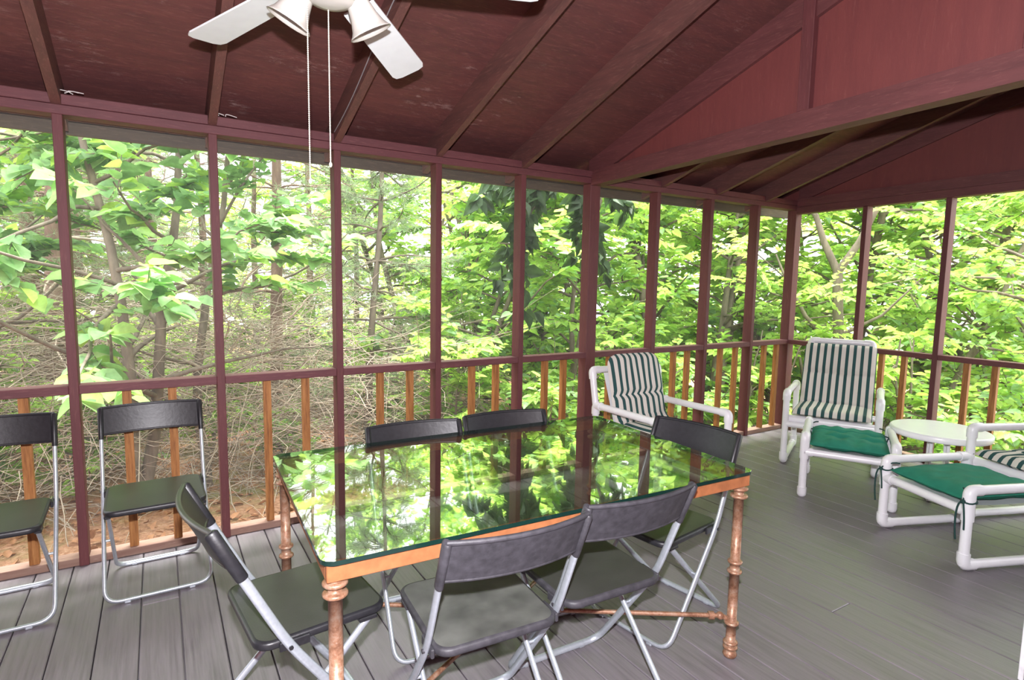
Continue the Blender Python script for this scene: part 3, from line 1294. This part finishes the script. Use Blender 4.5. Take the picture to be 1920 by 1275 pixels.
fM, fMo = (-.90, -.437), (-.875, -.485)
cM = (5.027 + .9 * .31, -.935 + .437 * .31)
oM = (4.48 + .875 * .27, -1.368 + .485 * .27)
fR = (-.93, .37)
oR = (4.199 + .93 * .27, -1.911 - .37 * .27)
cR = (4.199 + .93 * .93, -1.911 - .37 * .93)
fL = (-.03, -1.0)
cL = (3.645, -.55)
lounge_chair(cM, fM, 'white pipe lounge chair in the corner of the screen walls', top=.915)
lounge_chair(cR, fR, 'white pipe lounge chair cut off by the right edge of the photo')
lounge_chair(cL, fL, 'white pipe lounge chair against the thick main post behind the table', top=.77, wide=True, arm=.54)
footstool(oM, fMo, 'white pipe footstool in front of the corner lounge chair', False)
footstool(oR, fR, 'white pipe footstool nearest the camera, with long hanging ties', True)
CU = 'striped lounge chair cushions'
prof_std = [(.335, .385), (.30, .395), (-.10, .385), (-.155, .40), (-.19, .45), (-.40, .885)]
kM = pad('chair_cushion', prof_std, .262, .030, 'green and cream striped cushion on the corner lounge chair', M['stripe'],
         'cushion', CU, cM, fM, seams=(.47, .78), lump=.10, seed=3, round_top=.03)
kR = pad('chair_cushion', prof_std, .262, .030, 'striped cushion on the lounge chair at the right edge', M['stripe'],
         'cushion', CU, cR, fR, seams=(.2, .47, .78), lump=.16, seed=5, round_top=.03)
prof_l = [(.335, .385), (.30, .395), (-.12, .385), (-.18, .40), (-.215, .45), (-.325, .875)]
kL = pad('chair_cushion', prof_l, .240, .032, 'striped cushion with rounded top against the thick main post', M['stripe'],
         'cushion', CU, cL, fL, seams=(.47, .73), lump=.10, seed=8, round_top=.085)
GC = 'green footstool cushions'
prof_o = [(.275, .322), (.1, .326), (-.1, .326), (-.275, .322)]
gM = pad('footstool_cushion', prof_o, .222, .034, 'teal green cushion on the footstool of the corner chair', M['green_cloth'],
         'cushion', GC, oM, fMo, seams=(.2, .36), edge_r=.09, lump=.22, seed=2)
gR = pad('footstool_cushion', prof_o, .222, .034, 'teal green cushion on the footstool nearest the camera', M['green_cloth'],
         'cushion', GC, oR, fR, edge_r=.09, lump=.14, seed=7)
for s in (-1, 1):
    tie(gR, (s * .25, .27, .352), 20 + s)
    tie(gM, (s * .25, -.27, .345), 30 + s)

# round white side table
rt_ = tag(empty('side_table', (5.19, -1.575, 0), .5), 'round white plastic side table between two lounge chairs', 'table')
m = MB()
R_ = .283
m.lathe([(.0, .418), (R_ - .03, .418), (R_ - .012, .408), (R_ - .004, .408), (R_, .415), (R_, .440), (R_ - .006, .448), (R_ - .014, .450), (0, .450)], 48)
m.build('table_top', M['white_resin'], rt_)
for s in (-1, 1):
    for q in (-1, 1):
        m = MB()
        m.tube([(q * .05, s * .045, .415), (q * .05, s * .05, .03)], .012, 10)
        m.build('leg', M['white_resin'], rt_)
    m = MB()
    m.box(-.2, .2, s * .05 - .014, s * .05 + .014, 0, .03, bev=.006)
    m.build('foot', M['white_resin'], rt_)
m = MB()
m.box(-.055, .055, -.05, .05, .20, .222, bev=.004)
m.build('brace', M['white_resin'], rt_)

# ------------------------------------------------------------------ woods outside
import numpy as np


def leaf_mesh(name, pos, axis, nrm, size, mats, midx, parent, wide=.62, fold=.18, pointed=.0):
    """Folded ovate leaves: eight vertices, two half blades each."""
    N = len(pos)
    axis = axis / np.linalg.norm(axis, axis=1, keepdims=True)
    side = np.cross(nrm, axis)
    side /= np.linalg.norm(side, axis=1, keepdims=True) + 1e-9
    nrm = np.cross(axis, side)
    t = np.array([[0, 0, 0], [.10, -.33, fold * .66], [.36, -.5, fold], [.70, -.34, fold * .68], [1, 0, -.06],
                  [.70, .34, fold * .68], [.36, .5, fold], [.10, .33, fold * .66]])
    t[:, 1] *= wide
    t[3, 1] *= 1 - pointed
    t[5, 1] *= 1 - pointed
    V = (pos[:, None, :] + size[:, None, None] * (axis[:, None, :] * t[None, :, 0:1] + side[:, None, :] * t[None, :, 1:2]
                                                  + nrm[:, None, :] * t[None, :, 2:3])).reshape(-1, 3)
    base = (np.arange(N) * 8)[:, None]
    F = np.concatenate([base + np.array([[0, 1, 2, 3, 4]]), base + np.array([[0, 4, 5, 6, 7]])], 1).reshape(-1)
    me = bpy.data.meshes.new(name)
    me.vertices.add(len(V))
    me.vertices.foreach_set('co', V.reshape(-1))
    me.loops.add(len(F))
    me.loops.foreach_set('vertex_index', F.astype(np.int32))
    me.polygons.add(2 * N)
    me.polygons.foreach_set('loop_start', np.arange(0, 10 * N, 5, dtype=np.int32))
    me.polygons.foreach_set('loop_total', np.full(2 * N, 5, dtype=np.int32))
    for m_ in mats:
        me.materials.append(m_)
    if len(mats) > 1:
        me.polygons.foreach_set('material_index', np.repeat(midx, 2).astype(np.int32))
    me.update(calc_edges=True)
    o = bpy.data.objects.new(name, me)
    COL.objects.link(o)
    if parent is not None:
        o.parent = parent
    return o


def wander(p, d, length, n, rng, jitter, lift=0.0):
    """A crooked polyline."""
    pts = [np.array(p, float)]
    d = np.array(d, float)
    for i in range(n):
        d = d + rng.normal(0, jitter, 3) + np.array([0, 0, lift])
        d /= np.linalg.norm(d)
        pts.append(pts[-1] + d * length / n)
    return pts, d


def leafy_twig(p, d, length, nl, rng, size, L):
    """Leaves alternate left and right along a twig, roughly level."""
    for i in range(nl):
        f = (i + .6) / nl
        s = 1 if i % 2 else -1
        q = p + d * length * f
        sd = np.cross(d, [0, 0, 1.0])
        sd /= np.linalg.norm(sd) + 1e-6
        ax = d * rng.uniform(.3, .9) + sd * s * rng.uniform(.5, 1.0) + np.array([0, 0, rng.uniform(-.55, .05)])
        nm = np.array([rng.normal(0, .38), rng.normal(0, .38), 1.0])
        L[0].append(q)
        L[1].append(ax)
        L[2].append(nm)
        L[3].append(size * rng.uniform(.65, 1.25))


def broad_tree(name, seed, height, base, spread, nbr, twigs, leaves, size, mats, weights, trunk_r=.06, stems=1, lean=(0, 0),
               bark='bark', up_=.55, pointed=0.0, wide=.62, extra_bare=0, limbs=()):
    rng = np.random.default_rng(seed)
    root = empty(name, (0, 0, 0))
    tk = MB()
    for path_, r0_, r1_ in limbs:
        tk.tube(path_, [r0_ + (r1_ - r0_) * k_ / (len(path_) - 1) for k_ in range(len(path_))], 9)
    L = ([], [], [], [])
    for st in range(stems):
        a0 = rng.uniform(0, 6.28)
        d = np.array([lean[0] + (.16 * math.cos(a0) if stems > 1 else 0), lean[1] + (.16 * math.sin(a0) if stems > 1 else 0), 1.0])
        pts, _ = wander((0.07 * math.cos(a0) * (stems > 1), .07 * math.sin(a0) * (stems > 1), -.15), d / np.linalg.norm(d),
                        height, 12, rng, .07, .03)
        rad = [trunk_r * (1 - .85 * i / 12) + .004 for i in range(13)]
        tk.tube(pts, rad, 9)
        for b in range(nbr + extra_bare):
            bare = b >= nbr
            f = rng.uniform(base, .99) if not bare else rng.uniform(.12, base + .1)
            i = min(11, int(f * 12))
            p = pts[i] + (pts[i + 1] - pts[i]) * (f * 12 - i)
            a = rng.uniform(0, 6.28)
            bl = spread * (1.1 - .65 * max(0, (f - base) / (1 - base + 1e-6))) * rng.uniform(.55, 1.1)
            bd = np.array([math.cos(a), math.sin(a), up_ * rng.uniform(.2, 1.3)])
            bp, bdir = wander(p, bd / np.linalg.norm(bd), bl, 6, rng, .16, -.015)
            r0 = trunk_r * (1 - .85 * f) * .5 + .003
            tk.tube(bp, [r0 * (1 - .8 * k / 6) + .002 for k in range(7)], 5, False)
            if bare:
                continue
            for t in range(twigs):
                g = rng.uniform(.25, 1.0)
                k = min(5, int(g * 6))
                q = bp[k] + (bp[k + 1] - bp[k]) * (g * 6 - k)
                td = (bp[k + 1] - bp[k]) / np.linalg.norm(bp[k + 1] - bp[k]) + np.array([rng.normal(0, .7), rng.normal(0, .7), rng.normal(0.05, .22)])
                td /= np.linalg.norm(td)
                tl = rng.uniform(.25, .55) * max(.5, spread / 1.6)
                tk.tube([q, q + td * tl], [.0035, .0018], 4, False)
                leafy_twig(q, td, tl, leaves, rng, size, L)
    tk.build('trunk', M[bark], root)
    A = [np.array(x) for x in L]
    mi = rng.choice(len(mats), len(A[0]), p=weights)
    leaf_mesh('foliage', A[0], A[1], A[2], A[3], [M[k] for k in mats], mi, root, wide, pointed=pointed)
    return root


def conifer(name, seed, height, spread, whorls, mats='needle', dead=.45, trunk_r=.07, bark='bark_pine', needle=.075, dens=26):
    """Pine: whorls of drooping branches, bare and dead low down, tufts of long soft needles higher up."""
    rng = np.random.default_rng(seed)
    root = empty(name, (0, 0, 0))
    tk, dd = MB(), MB()
    pts, _ = wander((0, 0, -.15), (0, 0, 1), height, 12, rng, .025, .05)
    tk.tube(pts, [trunk_r * (1 - .85 * i / 12) + .006 for i in range(13)], 9)
    V, F = [], []
    pos, ax = [], []
    for w in range(whorls):
        f = (w + .5) / whorls
        i = min(11, int(f * 12))
        p = pts[i] + (pts[i + 1] - pts[i]) * (f * 12 - i)
        for b in range(5):
            a = rng.uniform(0, 6.28)
            bl = spread * (1.05 - .8 * f) * rng.uniform(.6, 1.15)
            bp, _ = wander(p, np.array([math.cos(a), math.sin(a), rng.uniform(-.15, .35)]), bl, 6, rng, .13, -.04)
            alive = f > dead or rng.random() < .15
            (tk if alive else dd).tube(bp, [.011 * (1 - .8 * k / 6) + .0022 for k in range(7)], 5, False)
            for t in range(12):
                g = rng.uniform(.25, 1.0)
                k = min(5, int(g * 6))
                q = bp[k] + (bp[k + 1] - bp[k]) * (g * 6 - k)
                td = np.array([math.cos(a) + rng.normal(0, .8), math.sin(a) + rng.normal(0, .8), rng.normal(-.1, .3)])
                td /= np.linalg.norm(td)
                tl = rng.uniform(.15, .4)
                (tk if alive else dd).tube(wander(q, td, tl, 2, rng, .2)[0], [.003, .0022, .0012], 3, False)
                if alive:
                    nn = dens
                    u = rng.uniform(.1, 1.05, nn)[:, None]
                    pos.append(q + td * tl * u)
                    ax.append(td + rng.normal(0, .75, (nn, 3)))
    tk.build('trunk', M[bark], root)
    dd.build('dead_branches', M['twig'], root)
    P_, A_ = np.concatenate(pos), np.concatenate(ax)
    N_ = rng.normal(0, 1, P_.shape)
    leaf_mesh('needles', P_, A_, N_, needle * rng.uniform(.7, 1.3, len(P_)), [M[mats]], np.zeros(len(P_)), root, .055, .0)
    return root


def gz(x, y):
    """Ground falls away to the right and back."""
    return -.55 - .11 * max(0, x - 2.0) - .035 * max(0, y - 2) + .06 * math.sin(1.3 * x + .5 * y) + .05 * math.sin(2.1 * y - .7 * x)


def hg(x, y):
    return max(gz(x, y), -5.0)


gm = MB()
X0, X1, Y0, Y1 = -14.0, 62.0, -26.0, 46.0
gm.grid(lambda u, v: (X0 + (X1 - X0) * u, Y0 + (Y1 - Y0) * v, hg(X0 + (X1 - X0) * u, Y0 + (Y1 - Y0) * v)), 120, 110)
struct(gm.build('ground', M['ground']), 'forest floor of orange brown pine needles outside the porch', 'ground')


def put(root, x, y, rz, sc, label, cat='tree', group=None, dz=0.0):
    root.location = (x, y, hg(x, y) + dz)
    root.rotation_euler = (0, 0, rz)
    root.scale = (sc, sc, sc)
    tag(root, label, cat, group)
    return root


NEAR = 'young trees close to the porch'
# feature trees near the screens
put(broad_tree('broadleaf_tree', 101, 4.6, .36, 1.5, 15, 7, 11, .15, ['leaf_mid_shade', 'leaf_b', 'leaf'], [.5, .3, .2], .05, 2, extra_bare=4, wide=.82),
    .50, 2.05, .4, 1, 'large leaved tree with forked stems behind the whole wall chair', group=NEAR)
put(broad_tree('broadleaf_tree', 102, 5.0, .34, 1.4, 14, 7, 11, .14, ['leaf_mid_shade', 'leaf_b', 'leaf'], [.5, .3, .2], .045, 1, extra_bare=7, wide=.82),
    1.12, 2.7, 1.4, 1, 'slim grey trunk tree just to the right of the forked large leaved tree', group=NEAR)
put(broad_tree('broadleaf_tree', 103, 4.4, .35, 1.5, 15, 7, 11, .155, ['leaf_mid_shade', 'leaf_b', 'leaf'], [.5, .3, .2], .05, 1, (-.03, -.05), extra_bare=4, wide=.82),
    -.95, 2.5, 2.9, 1, 'large leaved tree behind the leftmost screen panel', group=NEAR)
put(conifer('pine_tree', 201, 7.5, 2.0, 17, dead=.36, trunk_r=.085), 2.02, 4.6, 0, 1,
    'pine with reddish trunk and dead lower branches left of the fan chains', group=NEAR)
put(conifer('pine_tree', 202, 5.0, 1.35, 15, dead=.20, trunk_r=.045, bark='bark'), 2.72, 3.0, 1.0, 1,
    'slender dark stemmed pine behind the third screen panel', group=NEAR)
put(conifer('pine_tree', 203, 8.5, 2.4, 18, dead=.34, trunk_r=.11), -.25, 5.0, 2.0, 1,
    'tall pine deep behind the left screen panels', group=NEAR)
put(conifer('pine_tree', 204, 6.5, 1.9, 16, dead=.30, trunk_r=.07), .80, 6.6, 4.0, 1,
    'pine in the gap behind the slim grey trunk', group=NEAR)
put(broad_tree('broadleaf_tree', 104, 4.8, .22, 1.6, 22, 8, 11, .14, ['leaf', 'leaf_y', 'leaf_b'], [.45, .35, .2], .04, 2, (.12, 0)),
    3.85, 3.1, .2, 1, 'bright leafy tree with slanting stems left of the thick main post', group=NEAR)
put(broad_tree('broadleaf_tree', 105, 4.6, .16, 1.6, 24, 8, 11, .13, ['leaf', 'leaf_y', 'leaf_b'], [.4, .4, .2], .04, 2),
    5.25, 2.5, 2.0, 1, 'bright leafy tree just right of the thick main post', group=NEAR)
put(broad_tree('broadleaf_tree', 106, 6.5, .30, 2.0, 20, 9, 13, .105, ['leaf', 'leaf_y'], [.45, .55], .065, 2, (-.05, 0), wide=.75),
    8.1, 2.7, .7, 1, 'yellow green tree with curved stems behind the corner post', group=NEAR)
FORK = [([(0, 0, -.2), (-.05, .05, .9), (.03, -.02, 1.9), (-.02, .03, 2.85)], .085, .062),
        ([(-.02, .03, 2.85), (-.10, .20, 3.25), (-.16, .30, 3.6), (-.30, .52, 4.0), (-.5, .8, 5.0)], .052, .02),
        ([(-.02, .03, 2.85), (.10, -.16, 3.25), (.16, -.28, 3.6), (.26, -.44, 4.0), (.55, -.8, 5.2)], .052, .02),
        ([(.02, -.02, 1.8), (-.18, .34, 2.25), (-.32, .58, 2.75), (-.40, .70, 3.1)], .035, .012),
        ([(.02, -.02, 2.0), (.22, -.45, 2.3), (.42, -.80, 2.8)], .026, .008)]
put(broad_tree('broadleaf_tree', 107, 6.6, .30, 1.9, 14, 8, 12, .10, ['leaf', 'leaf_y'], [.45, .55], .022, 1, (.1, .25), limbs=FORK),
    8.55, 1.02, 0.0, 1, 'forked grey trunk tree framed by the first end wall panel', group=NEAR)
put(broad_tree('broadleaf_tree', 108, 5.8, .24, 1.9, 20, 9, 13, .105, ['leaf', 'leaf_b', 'leaf_y'], [.4, .25, .35], .05, 1, (-.06, .05)),
    9.4, .35, 4.0, 1, 'spreading leafy tree behind the second end wall panel', group=NEAR)
put(broad_tree('broadleaf_tree', 109, 5.5, .2, 1.9, 20, 9, 13, .105, ['leaf', 'leaf_b', 'leaf_y'], [.45, .3, .25], .05, 2),
    9.2, -1.0, 5.0, 1, 'pale leafy tree behind the round side table', group=NEAR)

# woods beyond, copies of a few trees
WOODS = 'trees filling the woods behind'
wl_ = 'leafy tree among many filling the woods beyond the screens'
wp_ = 'pine among several filling the woods beyond the left screens'
kinds_ = [broad_tree('woodland_tree', 301, 7.5, .10, 2.5, 34, 8, 10, .19, ['leaf', 'leaf_y', 'leaf_b'], [.45, .35, .2], .09),
          broad_tree('woodland_tree', 302, 6.5, .06, 2.3, 34, 8, 10, .18, ['leaf', 'leaf_y', 'leaf_b'], [.35, .5, .15], .07, 1),
          broad_tree('woodland_tree', 303, 8.5, .14, 2.4, 34, 8, 10, .19, ['leaf', 'leaf_b', 'leaf_y'], [.5, .3, .2], .10)]
pk_ = conifer('woodland_pine', 304, 9.0, 2.3, 18, dead=.30, trunk_r=.10, needle=.09, dens=20)
spots = []
rr = random.Random(77)
# (azimuth in degrees from the camera, distance, scale)
for az, r, sc in ((-14, 11, 1.0), (-9, 13, 1.05), (-4, 15, .95), (1, 13, .75), (5, 17, .75), (11, 16, .62), (15, 19, .7), (8, 24, .85), (19, 13, .8),
                  (22, 10.5, .8), (26, 13, 1.0), (29, 9.6, .75), (32, 12, 1.0), (35, 9.8, .85), (38, 13, 1.0), (41, 10.5, .9), (44, 13.5, 1.0),
                  (46, 10, .85), (49, 13, 1.0), (52, 11, .95), (54, 14.5, 1.1), (57, 11.5, 1.0), (59, 15, 1.1), (62, 12.6, 1.0), (65, 15.5, 1.1),
                  (67, 12.4, 1.0), (70, 15, 1.1), (72, 12.2, 1.0), (75, 14.5, 1.1), (78, 12.5, 1.0), (82, 13, 1.0), (25, 20, 1.25), (33, 20, 1.3),
                  (41, 20, 1.3), (48, 21, 1.3), (55, 21, 1.3), (62, 22, 1.35), (69, 22, 1.3), (76, 22, 1.3), (-20, 15, 1.2), (18, 25, .9), (2, 24, 1.0),
                  (-8, 22, 1.2)):
    spots.append((az, r, sc))
firsts = set()
for i, (az, r, sc) in enumerate(spots):
    a = math.radians(az)
    x, y = .78 + r * math.sin(a), -3.28 + r * math.cos(a)
    src = kinds_[i % 3]
    o = src if src.name not in firsts else copy_tree(src)
    firsts.add(src.name)
    put(o, x, y, rr.uniform(0, 6.28), sc, wl_, 'tree', WOODS)
for i, (az, r, sc) in enumerate(((-11, 9.0, .9), (-5.5, 11, .9), (3.5, 10.5, .75), (12.5, 10.5, .7), (16.5, 12, .7), (-1, 18, 1.0), (-14, 8.2, .8), (-8, 10.2, 1.0), (0, 12.5, .85), (7.5, 11.5, .7))):
    a = math.radians(az)
    o = pk_ if i == 0 else copy_tree(pk_)
    put(o, .78 + r * math.sin(a), -3.28 + r * math.cos(a), rr.uniform(0, 6.28), sc, wp_, 'tree', 'pines filling the woods behind')

# shrubs near the ground
sk = [broad_tree('leafy_shrub', 401, 1.6, .08, .9, 16, 6, 9, .10, ['leaf', 'leaf_b', 'leaf_y'], [.45, .35, .2], .018, 2),
      broad_tree('leafy_shrub', 402, 2.0, .10, 1.0, 16, 6, 9, .11, ['leaf', 'leaf_y'], [.5, .5], .02, 2)]
ss = []
for x, y, sc in ((4.3, 1.6, .9), (5.3, 1.75, .9), (6.3, 1.5, 1.1), (7.4, 1.3, 1.1), (7.3, .4, 1.0), (7.5, -.5, 1.1), (7.4, -1.5, 1.1),
                 (3.3, 2.2, .8), (6.0, 3.0, 1.2), (7.2, 3.6, 1.3), (8.6, 3.4, 1.4), (4.8, 4.2, 1.2), (3.6, 5.0, 1.1), (2.6, 6.2, 1.0),
                 (1.5, 5.6, .8), (-.6, 4.2, .8), (.2, 3.6, .7), (-1.3, 3.2, .9), (8.4, -2.4, 1.2), (10.6, -.2, 1.5), (10.8, 1.8, 1.5),
                 (10.2, 3.4, 1.5), (-.5, 2.7, .55), (.1, 2.9, .5), (-1.0, 4.4, .9), (1.2, 3.9, .6), (2.0, 3.2, .5), (.4, 5.2, .9), (1.0, 7.0, 1.1), (2.2, 7.4, 1.1), (3.4, 3.8, .8), (-.9, 6.5, 1.0), (.6, 8.0, 1.1), (3.0, 8.0, 1.2), (4.6, 6.6, 1.3), (6.2, 5.6, 1.4), (8.0, 5.6, 1.5)):
    ss.append((x, y, sc))
firsts = set()
for i, (x, y, sc) in enumerate(ss):
    src = sk[i % 2]
    o = src if src.name not in firsts else copy_tree(src)
    firsts.add(src.name)
    put(o, x, y, rr.uniform(0, 6.28), sc, 'low leafy shrub on the forest floor outside the railing', 'shrub', 'shrubs outside the railing')

# hanging sprays by the main post, leaves coloured dark for the eave's shade
hb = empty('hanging_branch', (3.55, .62, 2.25))
rng = np.random.default_rng(9)
tk = MB()
L = ([], [], [], [])
for (x0, x1, zb) in ((-.15, -.42, -.95), (-.1, -.2, -.5), (.25, .55, -.62), (.1, .95, -.5), (-.3, -.75, -1.1), (.35, .75, -.3), (-.02, -.3, -.7),
                     (.3, .9, -.75), (-.15, -.6, -.35)):
    pts, d = wander((x0, 0, .1), ((x1 - x0) * .6, .1, zb), math.hypot(x1 - x0, zb) * 1.05, 8, rng, .12, -.02)
    tk.tube(pts, [.006 - .0005 * k for k in range(9)], 5, False)
    for k in range(1, 9):
        for t in range(2):
            td = rng.normal(0, 1, 3) * np.array([1, .5, .6])
            td /= np.linalg.norm(td)
            for lf in range(3):
                L[0].append(pts[k] + td * .05)
                L[1].append(td * .6 + rng.normal(0, .5, 3) + np.array([0, 0, -.8]))
                L[2].append(np.array([rng.normal(0, .6), -1.0, rng.normal(0.2, .5)]))
                L[3].append(rng.uniform(.11, .19))
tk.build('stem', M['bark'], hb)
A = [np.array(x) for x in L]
leaf_mesh('foliage', A[0], A[1], A[2], A[3], [M['leaf_eave_shade']], np.zeros(len(A[0])), hb, .62, pointed=.25)
tag(hb, 'leaves, coloured dark for the eave shade, hanging beside the thick main post', 'branch')

# dead twigs tangled under the pines
rng = np.random.default_rng(31)
tw = MB()
for i in range(7500):
    y = 2.1 + 5.9 * rng.uniform(0, 1) ** 1.4
    x = rng.uniform(-2.2 - .1 * y, 3.0 + .35 * y)
    z = hg(x, y) + rng.uniform(.0, 1.0) ** 1.3 * (1.0 + .22 * y)
    a = rng.uniform(0, 6.28)
    pts, _ = wander((x, y, z), (math.cos(a), math.sin(a), rng.normal(-.1, .35)), rng.uniform(.4, 1.5), 5, rng, .16, -.02)
    r = rng.uniform(.002, .0055)
    tw.tube(pts, [r * (1 - .14 * k) for k in range(6)], 4, False)
o = tw.build('dead_brush', M['twig'])
tag(o, 'tangle of bare dead twigs under the pines behind the left screens', 'brush', kind='stuff')
# fallen leaves
N = 5000
P_ = np.stack([rng.uniform(-4, 7, N), .35 + rng.uniform(0, 1, N) ** 1.6 * 7, np.zeros(N)], 1)
P_[:, 2] = [hg(x, y) + .01 for x, y, _ in P_]
A_ = rng.normal(0, 1, (N, 3)) * np.array([1, 1, .25])
N_ = rng.normal(0, .35, (N, 3)) + np.array([0, 0, 1])
o = leaf_mesh('fallen_leaves', P_, A_, N_, rng.uniform(.04, .09, N), [M['litter']], np.zeros(N), None, .6)
tag(o, 'dry brown leaves scattered over the forest floor', 'leaves', kind='stuff')
